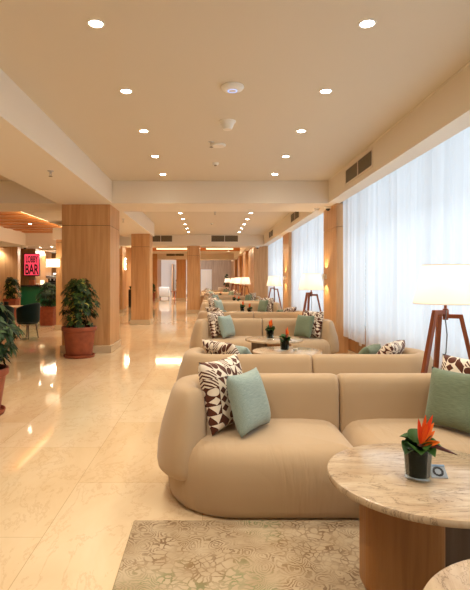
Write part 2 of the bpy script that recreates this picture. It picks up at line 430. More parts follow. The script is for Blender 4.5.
# curtains, one thing for each hung panel
random.seed(4)
cur_no = 0
def curtain(y0, y1, z0, lab):
    n = int((y1 - y0) * 62); rows = []
    ph = random.random() * 6; fr = random.uniform(7.5, 9)
    zs = [3.34, 2.6, 1.8, 1.1, .7, z0]
    for z in zs:
        flare = 1 + (3.34 - z) * .10
        row = []
        for k in range(n + 1):
            y = y0 + (y1 - y0) * k / n; u = (y - y0)
            a = .034 * math.sin(u * fr * 2 + ph + .25 * math.sin(z * 1.3)) + .020 * math.sin(u * fr * 5.1 + 1.7 * ph + z * .25) + .014 * math.sin(u * 3 + ph)
            row.append((2.605 + .55 * a * flare, y + .012 * math.sin(u * fr * 4 + z), z + (.006 * math.sin(u * fr * 2) if z == z0 else 0)))
        rows.append(row)
    o = MB().grid(rows).build('sheer_curtain', M['curtain'], None, 180)
    tag(o, lab, 'curtain', 'sheer curtains along the windows')
zz = [.36, .40, .345, .39, .35]
c1 = [(-3.2, -.6), (-.6, 2.0), (2.0, 4.2), (4.2, 6.35), (6.33, 8.25), (8.27, 9.77)]
nm = ['fourth from the first pilaster', 'third from the first pilaster', 'behind the nearest lamp', 'second from the first pilaster', 'hanging just before the first pilaster']
labs1 = ['white sheer curtain behind the viewer', 'white sheer curtain level with the viewer', 'white sheer curtain at the picture edge behind the nearest lamp shade',
         'white sheer curtain hanging behind the legs of the nearest lamp', 'white sheer curtain between the nearest lamp and the first pilaster, middle panel', 'white sheer curtain hanging against the near side of the first pilaster']
for i, (a, b) in enumerate(c1): curtain(a, b, zz[i % 5], labs1[i])
for (a, b), l in zip(((10.9, 13.4), (13.42, 15.8), (16.95, 19.5), (19.52, 21.95)),
                     ('white sheer curtain behind the second floor lamp, just past the first pilaster', 'white sheer curtain just before the second pilaster',
                      'white sheer curtain just past the second pilaster', 'white sheer curtain between the third lamp and the wood wall end')):
    curtain(a, b, .36, l)

# left side: bar bay
struct('ceiling_left', MB().box(-4.67, 10.9, 3.14, -3.0, 18.5, ZC - .002), M['ceiling'], 'cream dropped ceiling beside the wood boards', 'ceiling')
sl = MB()
for k in range(19):
    y = 10.9 + k * .4
    sl.box(-6.9, y + .03, 3.2 + .02 * (k % 2), -4.70, y + .37, 3.30)
sl.box(-6.9, 10.9, 3.24, -4.68, 18.5, 3.32)
struct('ceiling_slats', sl, M['slat'], 'wood board ceiling inset above the bar seating', 'ceiling')
t = thing('cove_light', 'long warm cove light strip along the edge of the wood boards', 'light strip', (-4.7, 14.6, 3.17))
for a, b in ((-2.3, -.2), (1.0, 3.4)):
    MB().box(-.02, a, -.018, .026, b, .02).build('light_strip', M['led'], t)
lamp('AREA', 'cove_glow', (-4.78, 14.9, 3.13), 22, (1, .78, .48), (0, R(125), 0), shape='RECTANGLE', size=.1, size_y=6)
MB().box(-.03, -.2, -.02, .026, 1.0, .02).build('linear_grille', M['grille'], t)
b = MB(); b.box(-8.2, 10.9, 2.74, -6.9, 18.5, ZC - .002); b.box(-8.2, 18.5, 2.76, -3.85, 19.2, ZC - .002)
struct('ceiling_trim', b, M['beam'], 'cream bulkhead around the wood board ceiling', 'bulkhead')
struct('ceiling_bar', MB().box(-13, 19.2, 2.8, -3.85, 21.3, 2.9), M['ceiling'], 'low cream ceiling over the bar', 'ceiling')
struct('ceiling_bar', MB().box(-13, 22.7, 2.8, -4.7, 25.2, 2.9), M['ceiling'], 'low cream ceiling behind the bar', 'ceiling')
struct('wall_bar', MB().box(-13, 20.2, 0, -7.85, 20.5, 2.95), M['oak'], 'oak clad wall beside the bar', 'wall')
struct('wall_sign', MB().box(-13, 22.0, 0, -7.75, 24.2, 2.95), M['oak_dark'], 'darker wood wall carrying the pink sign', 'wall')
struct('wall_bar_rear', MB().box(-13, 25.0, 0, -4.7, 25.2, 2.95), M['oak_dark'], 'wood wall at the rear of the bar', 'wall')
struct('trim_bar', MB().box(-4.72, 22.7, 0, -4.62, 47, ZC - .001), M['oak'], 'wood wall running past the bar', 'wall')
# the bulky white corner on the hidden pillar
struct('trim_corbel', MB().box(-4.52, 14.22, 2.62, -3.66, 15.2, ZB), M['beam'], 'cream boxed head on the half hidden pillar', 'bulkhead')
# lobby opening beyond
struct('wall_lobby', MB().box(-3.8, 35.7, 2.93, -2.42, 36.3, ZC - .001), M['beam'], 'cream panel above the lobby opening', 'wall')
struct('wall_lobby_rear', MB().box(-4.6, 46.6, 0, -1.2, 46.98, ZC - .01), M['white'], 'white wall at the rear of the far lobby', 'wall')
struct('wall_partition', MB().box(-3.45, 44.5, 0, -3.35, 46.6, 2.9), M['oak'], 'slim wood partition in the far lobby', 'wall')
lamp('AREA', 'lobby_daylight', (-3.0, 37.0, 3.16), 300, (.90, .95, 1), (R(80), 0, 0), shape='RECTANGLE', size=3.0, size_y=.4)
# far door
root = tag(bpy.data.objects.new('door_1', None), 'white glazed door in the far wood wall', 'door', None, 'structure'); COL.objects.link(root)
MB().box(-.86, 46.9, 0, .16, 47.0, 2.46).build('door_frame', M['white'], root)
for a in (-.78, -.31):
    MB().box(a, 46.86, .02, a + .44, 46.9, 2.38, .005, 1).build('door_leaf', M['door_paint'], root)
MB().box(-.30, 46.83, 1.0, -.28, 46.86, 1.2).build('handle', M['steel'], root)

# air grilles
def grille(name_label, w, h, mtx):
    t = thing('air_grille', name_label, 'air grille', group='air conditioning grilles'); t.matrix_world = mtx
    f = MB()
    for x0, z0, x1, z1 in ((-w / 2 - .03, -h / 2 - .03, w / 2 + .03, -h / 2), (-w / 2 - .03, h / 2, w / 2 + .03, h / 2 + .03), (-w / 2 - .03, -h / 2, -w / 2, h / 2), (w / 2, -h / 2, w / 2 + .03, h / 2), (-.012, -h / 2, .012, h / 2)):
        f.box(x0, -.012, z0, x1, .0, z1)
    f.build('frame', M['beam'], t)
    MB().box(-w / 2, -.002, -h / 2, w / 2, .0, h / 2).build('duct', M['grille_dark'], t)
    s = MB(); n = max(5, int(h / .026))
    for k in range(n):
        z = -h / 2 + (k + .5) * h / n
        s.box(-w / 2, -.011, z - .007, w / 2, -.003, z + .006)
    s.build('louvre', M['grille'], t)
    return t
RT = lambda x, y, z: Matrix.Translation((x, y, z)) @ Matrix.Rotation(R(-90), 4, 'Z')
FR = lambda x, y, z: Matrix.Translation((x, y, z))
grille('dark louvred air grille on the bulkhead nearest the camera', 1.36, .225, RT(2.319, 7.75, 3.2))
grille('dark louvred air grille on the bulkhead past the near beam', 1.3, .225, RT(2.319, 13.5, 3.2))
grille('small dark air grille on the bulkhead nearest the wood wall end', 1.2, .225, RT(2.319, 18.8, 3.2))
grille('dark air grille on the far beam above the corridor', .98, .26, FR(-2.12, 21.299, 3.23))
grille('dark air grille on the far beam above the sofas', 1.14, .26, FR(.63, 21.299, 3.23))
grille('dark air grille above the far lobby opening', 1.25, .18, FR(-2.5, 35.49, 3.26))
grille('dark air grille on the bulkhead over the bar seating', 1.6, .25, Matrix.Translation((-6.899, 14.9, 3.05)) @ Matrix.Rotation(R(90), 4, 'Z'))

# downlights, then added fill spots
def make_downlight(loc, label):
    t = thing('recessed_downlight', label, 'downlight', loc, 0, 'recessed ceiling downlights')
    MB().lathe([(.068, 0), (.066, -.006), (.052, -.006), (.050, 0)], n=24, caps=(False, False)).build('trim_ring', M['plastic'], t, 60)
    MB().lathe([(.051, -.002), (.001, -.002)], n=24, caps=(False, False)).build('lens', M['disc'], t)
    return t
dl = None
def downlight(x, y, z, label, watts, size=R(125)):
    global dl
    loc = (x, y, z - .0005)
    if dl is None: dl = make_downlight(loc, label)
    else: dup(dl, loc, None, label)
    lamp('SPOT', 'downlight_or_fill_beam', (x, y, z - .03), watts, (1, .905, .76), spot_size=size, spot_blend=.8, shadow_soft_size=.05)
ys1 = [-.3, 1.08, 2.41, 3.74, 5.08, 6.44, 7.76, 9.07]
for side, x in (('corridor', -.862), ('window', 1.188)):
    for i, y in enumerate(ys1):
        j = i - 3
        lab = ('white recessed downlight directly above or behind the viewer' if j < 0 else '%s white downlight of the %s side row before the near beam' % (ORD[j], side))
        downlight(x, y, ZC, lab, 52)
    for i, y in enumerate([11.6, 13.0, 14.35, 15.77, 17.2, 18.6, 20.0]):
        downlight(x, y, ZC, '%s small downlight of the %s side row between the two beams' % (ORD[i], side), 52)
    for i, y in enumerate([24.5, 27, 32]):
        downlight(x, y, 3.33, '%s tiny downlight of the %s side row past the far beam' % (ORD[i], side), 90)
for i, (x, y, z) in enumerate([(-5.6, 15.4, 3.2), (-4.2, 16.6, 3.14), (-8.6, 20.0, 2.8), (-7.0, 20.4, 2.8), (-6.4, 20.0, 2.8), (-7.4, 24.0, 2.8)]):
    downlight(x, y, z, ['small downlight set in the wood board ceiling', 'small downlight in the cream ceiling by the wood boards', 'small downlight above the oak bar wall', 'small downlight above the bar near the sign',
                        'small downlight above the bar next to the wall lamp', 'small downlight behind the bar over the shelves'][i], 50)
for i, (x, y) in enumerate([(-8, 3), (-5.5, 3), (-8, 7), (-5.5, 7), (-5.5, 13.0), (-8.5, 1), (-3.3, 25), (-3.4, 30), (-3.6, 13.0), (-7.6, 12), (-7.2, 17.5), (-3.4, 19)]):  # added fill spots over the left side and corridor, no fixtures
    lamp('SPOT', 'downlight_or_fill_beam', (x, y, 2.95), 60, (1, .80, .54), spot_size=R(125), spot_blend=.8, shadow_soft_size=.06)

for x, y in ((-2.9, 33.2), (-3.5, 28.5), (.4, 30), (.4, 25), (-1.6, 38.5)):  # extra unseen spots added to brighten the far bay and lobby
    lamp('SPOT', 'downlight_or_fill_beam', (x, y, 3.25), 110, (1, .90, .72), spot_size=R(130), spot_blend=.8, shadow_soft_size=.06)
# ceiling devices
t = thing('wireless_access_point', 'white round ceiling disc with a faint blue light ring, nearest device', 'access point', (.225, 4.96, ZC))
MB().lathe([(.112, 0), (.116, -.012), (.104, -.03), (.07, -.043), (.002, -.047)], n=40).build('body', M['plastic'], t, 50)
MB().lathe([(.040, -.0475), (.044, -.0495), (.048, -.0475)], n=32, caps=(False, False)).build('light_ring', glow('blue_led', (.35, .5, 1), 1.2), t)
t = thing('ceiling_speaker', 'white cone shaped ceiling fitting behind the round disc', 'ceiling speaker', (.214, 6.05, ZC))
MB().lathe([(.102, 0), (.102, -.012), (.09, -.02), (.06, -.085), (.052, -.10), (.002, -.104)], n=36).build('body', M['plastic'], t, 40)
MB().lathe([(.05, -.105), (.002, -.107)], n=24, caps=(False, False)).build('cover', M['beam'], t)
t = thing('speaker_panel', 'flat white ceiling disc beside a sprinkler', 'ceiling disc', (.122, 7.1, ZC))
MB().lathe([(.105, 0), (.105, -.012), (.095, -.022), (.002, -.024)], n=36).build('rim', M['plastic'], t, 40)
MB().lathe([(.08, -.0245), (.002, -.026)], n=36, caps=(False, False)).build('mesh_cover', M['beam'], t)
spr = None
def sprinkler(x, y, z, label):
    global spr
    if spr is None:
        spr = thing('sprinkler_head', label, 'sprinkler', (x, y, z), 0, 'ceiling sprinklers')
        MB().lathe([(.045, 0), (.043, -.008), (.014, -.012), (.012, -.04), (.002, -.042)], n=20).build('mount_plate', M['steel'], spr, 40)
        MB().bar((-.014, 0, -.04), (-.004, 0, -.075), .006, .006, (0, 1, 0)).bar((.014, 0, -.04), (.004, 0, -.075), .006, .006, (0, 1, 0)).build('yoke', M['steel'], spr)
        MB().lathe([(.026, -.074), (.026, -.079)], n=16).build('deflector', M['grille'], spr)
    else: dup(spr, (x, y, z), None, label)
sprinkler(.02, 6.95, ZC, 'chrome sprinkler head beside the flat ceiling disc')
sprinkler(-2.2, 6.83, ZB, 'chrome sprinkler head under the lengthwise beam, nearest')
sprinkler(-2.14, 12.2, ZB, 'small sprinkler head under the lengthwise beam past the first pillar')
sprinkler(.14, 14.1, ZC, 'tiny sprinkler head on the ceiling between the two beams')
sd = None
for x, y, lab in ((.09, 8.2, 'small white smoke detector just before the near beam'), (.06, 16.9, 'tiny smoke detector on the ceiling past the near beam'), (.14, 14.0, None)):
    if lab is None: continue
    if sd is None:
        sd = thing('smoke_detector', lab, 'smoke detector', (x, y, ZC), 0, 'ceiling smoke detectors')
        MB().lathe([(.055, 0), (.055, -.02), (.04, -.035), (.002, -.037)], n=24).build('body', M['plastic'], sd, 40)
        MB().lathe([(.022, -.036), (.02, -.05), (.002, -.052)], n=16).build('sensor', M['grille'], sd, 40)
    else: dup(sd, (x, y, ZC), None, lab)
def cctv(x, y, z, lab, s=1.0):
    t = thing('dome_camera', lab, 'security camera', (x, y, z), 0, 'ceiling security cameras')
    MB().lathe([(.075 * s, 0), (.075 * s, -.03 * s), (.06 * s, -.045 * s), (.002, -.046 * s)], n=28).build('ceiling_mount', M['plastic'], t, 40)
    MB().lathe([(.046 * s * math.cos(a), -.044 * s - .046 * s * math.sin(a)) for a in [k * PI / 2 / 6 for k in range(6)]] + [(.001, -.09 * s)], n=24).build('lens_dome', M['black'], t, 180)
cctv(2.44, 10.25, 2.97, 'small dome camera with black lens under the bulkhead at the first pilaster')
cctv(2.1, 21.9, ZB - .02, 'tiny dome camera at the wood wall end', 1.2)
cctv(-7.4, 19.8, 2.8, 'tiny dark dome camera above the bar sign', 1.4)
o = MB().lathe([(.055, 0), (.055, -.03), (.04, -.05), (.002, -.052)], n=24).build('motion_detector', M['plastic'], None, 40, (2.24, 10.4, ZB)); tag(o, 'small cream ceiling sensor beside the dome camera', 'sensor')

# wall outlet
t = thing('wall_outlet', 'white double wall outlet under the curtain on the wood wall', 'outlet', (2.749, 9.05, .29))
MB().box(-.008, -.075, -.045, 0, .075, .045, .004, 1).build('plate', M['plastic'], t)
for y in (-.035, .035): MB().box(-.011, y - .022, -.022, -.008, y + .022, .022, .002, 1).build('socket', M['beam'], t)

# wall sconces on pilasters (up and down light)
def sconce(x, y, z, lab):
    t = thing('wall_sconce', lab, 'wall light', (x, y, z), 0, 'up and down wall sconces')
    MB().box(-.0, -.04, -.05, -.03, .04, .05).build('bracket', M['beam'], t)
    MB().lathe([(.02, -.06), (.026, -.058), (.026, .058), (.02, .06), (.019, -.05)], c=(-.065, 0, 0), n=24, caps=(False, False)).build('body', M['beam'], t, 40)
    lamp('SPOT', 'sconce_up', (x - .16, y, z + .08), 14, (1, .72, .40), (R(180), R(10), 0), spot_size=R(100), spot_blend=.3, shadow_soft_size=.015)
    lamp('SPOT', 'sconce_down', (x - .16, y, z - .08), 14, (1, .72, .40), (0, R(-10), 0), spot_size=R(100), spot_blend=.3, shadow_soft_size=.015)
sconce(2.5, 10.62, 1.52, 'cream wall sconce on the first pilaster beside the second lamp')
sconce(2.5, 16.3, 1.52, 'cream wall sconce on the second pilaster beside the third lamp')

# rug
o = MB().box(-.455, .2, 0, 2.3, 2.965, .012, .004, 1).build('area_rug', M['rug']); tag(o, 'faded beige and green patterned rug in front of the nearest sofa', 'rug')

# ------------------------------------------------------------------ sofas
SW, SD = 1.31, .47        # half width, half depth
def corner_path(x0, y0, x1, y1, rs, n=10):
    """closed outline of a rectangle; rs = radii at (x0,y0),(x1,y0),(x1,y1),(x0,y1)"""
    pts = []
    for (cx, cy, r, a0) in ((x0 + rs[0], y0 + rs[0], rs[0], 180), (x1 - rs[1], y0 + rs[1], rs[1], 270), (x1 - rs[2], y1 - rs[2], rs[2], 0), (x0 + rs[3], y1 - rs[3], rs[3], 90)):
        for k in range(n + 1):
            a = R(a0 + 90 * k / n); pts.append((cx + r * math.cos(a), cy + r * math.sin(a)))
    return pts
def loft_outline(mb, side, prof, x0, y0, x1, y1, rs, rmin=.02, n=10):
    rows = []
    for d, z in prof:
        o = corner_path(x0 + d, y0 + d, x1 - d, y1 - d, [max(r - d, rmin * .6) for r in rs], n)
        rows.append([Vector((side * x, y, z)) for x, y in o])
    mb.grid(rows, True, True, False)
    # crown the top
    top = rows[-1]; c = Vector((side * (x0 + x1) / 2, (y0 + y1) / 2, 0)); z = prof[-1][1]
    prev = top
    ins = []
    for f, dz in ((.9, .004), (.7, .010), (.4, .014)):
        ins.append([Vector((c.x + (p.x - c.x) * f, c.y + (p.y - c.y) * f, z + dz)) for p in top])
    mb.grid([top] + ins, True, False, True)
def shell_half(side):
    r, rf, z0 = .40, .45, .2
    pts = []          # (x, y, nx, ny) outer path and inward normal
    for k in range(4): pts.append((.006 + .012 * k, SD, 0, -1))
    m = 12
    for k in range(1, m + 1): pts.append((.042 + (SW - r - .042) * k / m, SD, 0, -1))
    for k in range(1, 15):
        a = R(90 - 90 * k / 14); pts.append((SW - r + r * math.cos(a), SD - r + r * math.sin(a), -math.cos(a), -math.sin(a)))
    yb, ye = SD - r, -SD + rf
    for k in range(1, 4): pts.append((SW, yb + (ye - yb) * k / 3, -1, 0))
    amax = 58
    for k in range(1, 31):
        a = R(-amax * (1 - (1 - k / 30) ** 1.5)); pts.append((SW - rf + rf * math.cos(a), -SD + rf + rf * math.sin(a), -math.cos(a), -math.sin(a)))
    sec = [(.03, .20), (.008, .215), (0, .26), (.006, .36), (.03, .48), (.065, .6), (.09, .68), (.11, .722), (.14, .746), (.18, .752), (.22, .746), (.25, .725), (.266, .69), (.272, .62), (.276, .5), (.28, .36), (.28, .26), (.272, .215), (.25, .20)]
    s = [0]
    for a, b in zip(pts, pts[1:]): s.append(s[-1] + math.hypot(b[0] - a[0], b[1] - a[1]))
    L = s[-1]; rows = []
    for (x, y, nx, ny), q in zip(pts, s):
        k = kz = 1.0
        if q < .04:
            tt = 1 - q / .04; k = 1 - .13 * tt * tt; kz = 1 - .03 * tt * tt
        tl = .15
        if q > L - tl:
            tt = min(1, (q - (L - tl)) / tl); k = max(.04, (1 - tt ** 3.0) ** (1 / 3.0)); kz = max(.06, (1 - tt ** 2.6) ** (1 / 3.2))
        rows.append([Vector((side * (x + nx * (.14 + (d - .14) * k)), y + ny * (.14 + (d - .14) * k), .24 + (z - .24) * kz)) for d, z in sec])
    return MB().grid(rows, True, True, True)

def make_sofa():
    t = thing('curved_sofa', '', 'sofa', group='beige curved sofas')
    for side in (1, -1):
        shell_half(side).build('backrest', M['sofa'], t, 180)
        mb = MB()
        prof = [(.05, .012), (.032, .03), (.020, .07), (.008, .15), (.0, .24), (.004, .30), (.016, .345), (.04, .39), (.08, .418), (.13, .432)]
        loft_outline(mb, side, prof, .001, -SD - .005, SW - .06, SD - .05, [.02, .475, .36, .02])
        mb.build('seat', M['sofa_seat'], t, 180)
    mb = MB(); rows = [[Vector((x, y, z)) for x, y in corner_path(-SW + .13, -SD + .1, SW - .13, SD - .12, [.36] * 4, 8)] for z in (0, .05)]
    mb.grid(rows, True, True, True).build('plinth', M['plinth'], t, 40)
    return t

def make_cushion(s, thick, mat, seed, name='throw_cushion'):
    rnd = random.Random(seed); N = 20; bm = bmesh.new(); uvl = bm.loops.layers.uv.new('UVMap')
    def P(i, j, sgn):
        u, v = -1 + 2 * i / N, -1 + 2 * j / N
        x = s / 2 * u * (1 - .075 * (1 - v * v)); z = s / 2 * v * (1 - .075 * (1 - u * u))
        th = thick / 2 * (max(0, (1 - u ** 4) * (1 - v ** 4))) ** .55
        th *= 1 + .10 * math.sin(3 * u + seed) * math.cos(2.6 * v + seed * 1.7)
        return Vector((x, sgn * th, z + s / 2 * .97))
    vs = {}
    for sgn in (-1, 1):
        for i in range(N + 1):
            for j in range(N + 1):
                if i in (0, N) or j in (0, N):
                    if (i, j, 1) in vs or (i, j, -1) in vs:
                        vs[(i, j, sgn)] = vs[(i, j, -sgn)]; continue
                vs[(i, j, sgn)] = bm.verts.new(P(i, j, sgn))
    for sgn in (-1, 1):
        for i in range(N):
            for j in range(N):
                ij = ((i, j), (i + 1, j), (i + 1, j + 1), (i, j + 1))
                try: f = bm.faces.new([vs[(a, b, sgn)] for a, b in ij])
                except ValueError: continue
                for l, (a, b) in zip(f.loops, ij): l[uvl].uv = (a / N, b / N)
    bmesh.ops.recalc_face_normals(bm, faces=bm.faces[:])
    me = bpy.data.meshes.new(name); bm.to_mesh(me); bm.free()
    me.materials.append(mat); me.polygons.foreach_set('use_smooth', [True] * len(me.polygons))
    return me
CM = {'pattern': make_cushion(.475, .16, M['pattern'], 1.0, 'patterned'), 'sage': make_cushion(.395, .145, M['sage'], 2.3, 'sage'), 'green': make_cushion(.40, .145, M['sage_light_tinted'], 3.1, 'green')}  # green is the sage cushion with the lighting's tint in its colour
SPOT = {1: {'pattern': (.805, -.025, .453, -13), 'plain': (.645, -.125, .459, -16)}, -1: {'pattern': (.71, -.10, .453, -34), 'plain': (.565, -.245, .453, -34)}}
sofa0 = make_sofa()
# centre y, facing the viewer?
sofas = [(3.41, 1), (4.95, -1), (8.73, 1), (11.15, -1), (15.35, 1), (17.05, -1), (21.15, 1), (23.3, -1), (27.4, 1), (29.0, -1), (33.6, 1)]
SOFA_LAB = []
for i, (y, fc) in enumerate(sofas):
    lab = ('beige curved sofa facing the viewer, %s sofa from the camera' if fc > 0 else 'beige curved sofa seen from behind, %s sofa from the camera') % ORD[i]
    xs = .95 if i < 7 else (.62 if i < 10 else .5)
    rz = 0 if fc > 0 else PI
    if i == 0: s_ = sofa0; s_['label'] = lab
    else: s_ = dup(sofa0, None, None, lab)
    s_.location = (xs, y, 0); s_.rotation_euler = (0, 0, rz)
    rn = random.Random(i * 7 + 1)
    if i >= 7: s_.scale = (.9, 1, 1)
    for end in (-1, 1):
        win = (end * fc) > 0
        place = ('the window end' if win else 'the corridor end') + ' of the %s sofa' % ORD[i]
        for what in ('pattern', 'plain'):
            cx, cy, cz, tilt = SPOT[fc][what]
            if what == 'pattern': j = 0 if i == 0 else rn.uniform(0, .03)
            ang = 56 if fc > 0 else 52
            if end > 0: ang = -ang
            lx, ly = end * (cx - j - (.15 if i >= 7 else 0)), cy - j * .4
            wx, wy = (lx, ly) if fc > 0 else (-lx, -ly)
            me = CM['pattern'] if what == 'pattern' else (CM['green'] if win else CM['sage'])
            o = link('throw_cushion', me, None)
            o.location = (xs + wx, y + wy, cz)
            o.rotation_euler = (R(tilt), 0, R(ang) + rz)
            if what == 'pattern': tag(o, 'brown and white geometric cushion at ' + place, 'cushion', 'brown and white patterned cushions')
            else: tag(o, ('green' if win else 'pale sage') + ' linen cushion at ' + place, 'cushion', 'plain linen cushions')

# ------------------------------------------------------------------ coffee tables and what stands on them
def make_table():
    t = thing('coffee_table', '', 'coffee table', group='round stone topped coffee tables')
    r = .44
    MB().lathe([(r - .02, .517), (r - .004, .520), (r, .528), (r, .541), (r - .004, .548), (r - .012, .55)], n=96).build('table_top', M['travertine'], t, 40)
    MB().box(-.28, -.05, 0, .085, .12, .517, .05, 5).build('base_panel', M['base_wood'], t)
    MB().box(.10, .03, 0, .34, .09, .517, .004, 1).build('base_fin', M['base_dark'], t)
    return t

def leaf_blade(mb, p, d, up, L, W, fold=.25, droop=.3, n=5):
    """one leaf: folded strip with a pointed outline"""
    p = Vector(p); d = Vector(d).normalized(); up = Vector(up)
    side = d.cross(up)
    if side.length < 1e-3: side = d.cross(Vector((1, 0, 0)))
    side.normalize(); nrm = side.cross(d).normalized()
    rows = []
    for k in range(n + 1):
        u = k / n; w = W * (math.sin(PI * min(1, u * .93 + .07)) ** .8) if k < n else .0005
        c = p + d * (L * u) - Vector((0, 0, 1)) * (droop * L * u * u)
        rows.append([c - side * w / 2 + nrm * fold * w / 2, c, c + side * w / 2 + nrm * fold * w / 2])
    mb.grid(rows)

def make_arrangement(kind):
    """bird of paradise flower with broad leaves in a glass vase"""
    t = thing('flower_vase', '', 'flower vase', group='orange flower vases on the coffee tables')
    MB().lathe([(.050, 0), (.054, .002), (.060, .10), (.061, .118), (.0585, .118), (.0575, .10), (.0515, .012), (.001, .010)], n=40, caps=(True, False)).build('vase', M['vase_glass'], t, 40)
    MB().lathe([(.049, .014), (.0565, .09), (.058, .113), (.05, .115), (.002, .108)], n=32, caps=(True, False)).build('leaf_lining', M['dark_leaf_lining'], t, 60)
    rn = random.Random(kind)
    mb = MB()
    for a, el, L, W in ((200, 10, .055, .085), (250, 18, .06, .09), (300, 12, .06, .09), (340, 30, .075, .075), (20, 45, .08, .07), (80, 55, .08, .07), (140, 40, .07, .08), (185, 35, .05, .06)):
        a += rn.uniform(-12, 12)
        d = Vector((math.cos(R(a)) * math.cos(R(el)), math.sin(R(a)) * math.cos(R(el)), math.sin(R(el))))
        leaf_blade(mb, Vector((0, 0, .108)) + d * .012, d, (0, 0, 1), L * 1.3, W * 1.15, .5, .35, 7)
    mb.build('leaves', M['ti_leaf'], t, 180)
    lean = Vector((.45, -.25, .5)) if kind == 0 else Vector((.2, -.1, .9))
    base = Vector((-.012, -.02, .118)); beak = Vector((.15, -.05, .10)) if kind == 0 else Vector((.05, -.03, .19))
    MB().tube([(-.004, 0, .05), (-.012, -.015, .10), base], [.005, .006, .007]).build('stalk', M['stem'], t, 180)
    mid = base.lerp(beak, .45) + Vector((0, 0, .018))
    MB().tube([base, base.lerp(mid, .5) + Vector((0, 0, .008)), mid, mid.lerp(beak, .6), beak], [.009, .013, .010, .005, .001]).build('bract', M['bract'], t, 180)
    mb = MB(); pr = random.Random(5 + kind)
    root = base + Vector((.012, -.004, .012))
    fans = [(78, .105), (62, .115), (95, .09), (45, .10), (52, .085), (30, .085), (18, .075), (70, .08)] if kind == 0 else [(88, .10), (76, .11), (98, .10), (66, .085), (82, .12)]
    for el, L in fans:
        az = pr.uniform(-35, 25)
        d = Vector((math.cos(R(el)) * math.cos(R(az)), math.cos(R(el)) * math.sin(R(az)), math.sin(R(el))))
        leaf_blade(mb, root + d * .004, d, (0, -1, .2), L * 1.08, .021, .6, .05, 6)
    mb.build('petals', M['petal'], t, 180)
    return t

def make_card(loc, rz, lab):
    t = thing('table_card', lab, 'card holder', loc, rz)
    rot = Matrix.Rotation(R(-52), 4, 'X')
    MB().box(-.036, -.002, 0, .036, .002, .066, .001, 1, mtx=rot).build('plate', plain('silver_card', srgb(150, 158, 166), .35), t)
    mb = MB()
    for a in range(0, 360, 30):
        r_ = .019
        c = (r_ * math.cos(R(a)), -.0032, .032 + r_ * math.sin(R(a)))
        mb.box(c[0] - .0052, -.0042, c[2] - .0045, c[0] + .0052, -.002, c[2] + .0045, .001, 1, mtx=rot)
    mb.lathe([(.0235, 0), (.0235, .0014), (.020, .0014), (.020, 0)], n=32, caps=(False, False), mtx=rot @ Matrix.Translation((0, -.002, .032)) @ Matrix.Rotation(R(90), 4, 'X'))
    mb.build('emblem', plain('emblem_dark', srgb(44, 44, 46), .4), t)
    MB().box(-.036, -.0035, .058, .036, -.002, .066, mtx=rot).build('top_band', plain('card_band', srgb(120, 150, 180), .4), t)
    MB().box(-.03, 0, 0, .03, .045, .004).build('foot', M['steel'], t)

tab0 = make_table(); arr0 = make_arrangement(0); arr1 = make_arrangement(1)
arr_used = [False, False]
# table spots: x, y, label, vase offset
TB = [(.985, 2.26, 'round travertine coffee table nearest sofa, holding the orange flower', (-.055, -.045), 0),
      (.965, 1.165, 'round travertine coffee table cut by the bottom corner of the picture', None, 0),
      (.98, 7.6, 'round stone coffee table next to the third sofa', (-.06, -.02), 1),
      (.98, 6.3, 'round stone coffee table behind the second sofa, holding a small glass', (-.03, 0), 1),
      (.98, 14.2, 'round coffee table next to the fifth sofa', (-.05, 0), 1),
      (.98, 12.85, 'round coffee table behind the fourth sofa', (.05, 0), 1),
      (.98, 20.0, 'round coffee table next to the seventh sofa', (0, 0), 1),
      (.98, 18.7, 'round coffee table behind the sixth sofa', (.1, 0), 1),
      (.65, 26.2, 'round coffee table next to the ninth sofa', (-.1, 0), 1)]
VL = ['glass vase with dark leaves and an orange bird of paradise on the nearest table', None, 'orange flower vase on the table next to the third sofa', 'orange flower vase on the table behind the second sofa',
      'orange flower vase on the table next to the fifth sofa', 'orange flower vase on the table behind the fourth sofa', 'orange flower vase on the table next to the seventh sofa',
      'orange flower vase on the table behind the sixth sofa', 'orange flower vase on the table next to the ninth sofa']
for i, (x, y, lab, vo, kind) in enumerate(TB):
    if i == 0: tb = tab0; tb['label'] = lab
    else: tb = dup(tab0, None, None, lab)
    tb.location = (x, y, 0.0123 if i < 2 else 0); tb.rotation_euler = (0, 0, 0 if i == 0 else (i * 1.3) % 6)
    if vo is not None:
        src = (arr0, arr1)[kind]
        if not arr_used[kind]: v = src; arr_used[kind] = True; v['label'] = VL[i]
        else: v = dup(src, None, None, VL[i])
        v.scale = (1.02, 1.02, 1.22); v.location = (x + vo[0], y + vo[1], .5625 if i < 2 else .5502); v.rotation_euler = (0, 0, 0 if i == 0 else (i * .9) % 1.5 - .4)
make_card((1.03, 2.215, .5625), R(-4), 'small silver card with a dark wreath emblem beside the nearest vase')
t = thing('tea_glass', 'small clear glass beside the vase on the table behind the second sofa', 'glass', (1.08, 6.27, .5502))
MB().lathe([(.03, 0), (.036, .06), (.036, .062), (.034, .062), (.028, .006), (.001, .005)], n=28, caps=(True, False)).build('bowl', M['cup_glass'], t, 40)
MB().lathe([(.027, .006), (.031, .03), (.001, .03)], n=24, caps=(True, False)).build('candle', M['plastic'], t, 40)

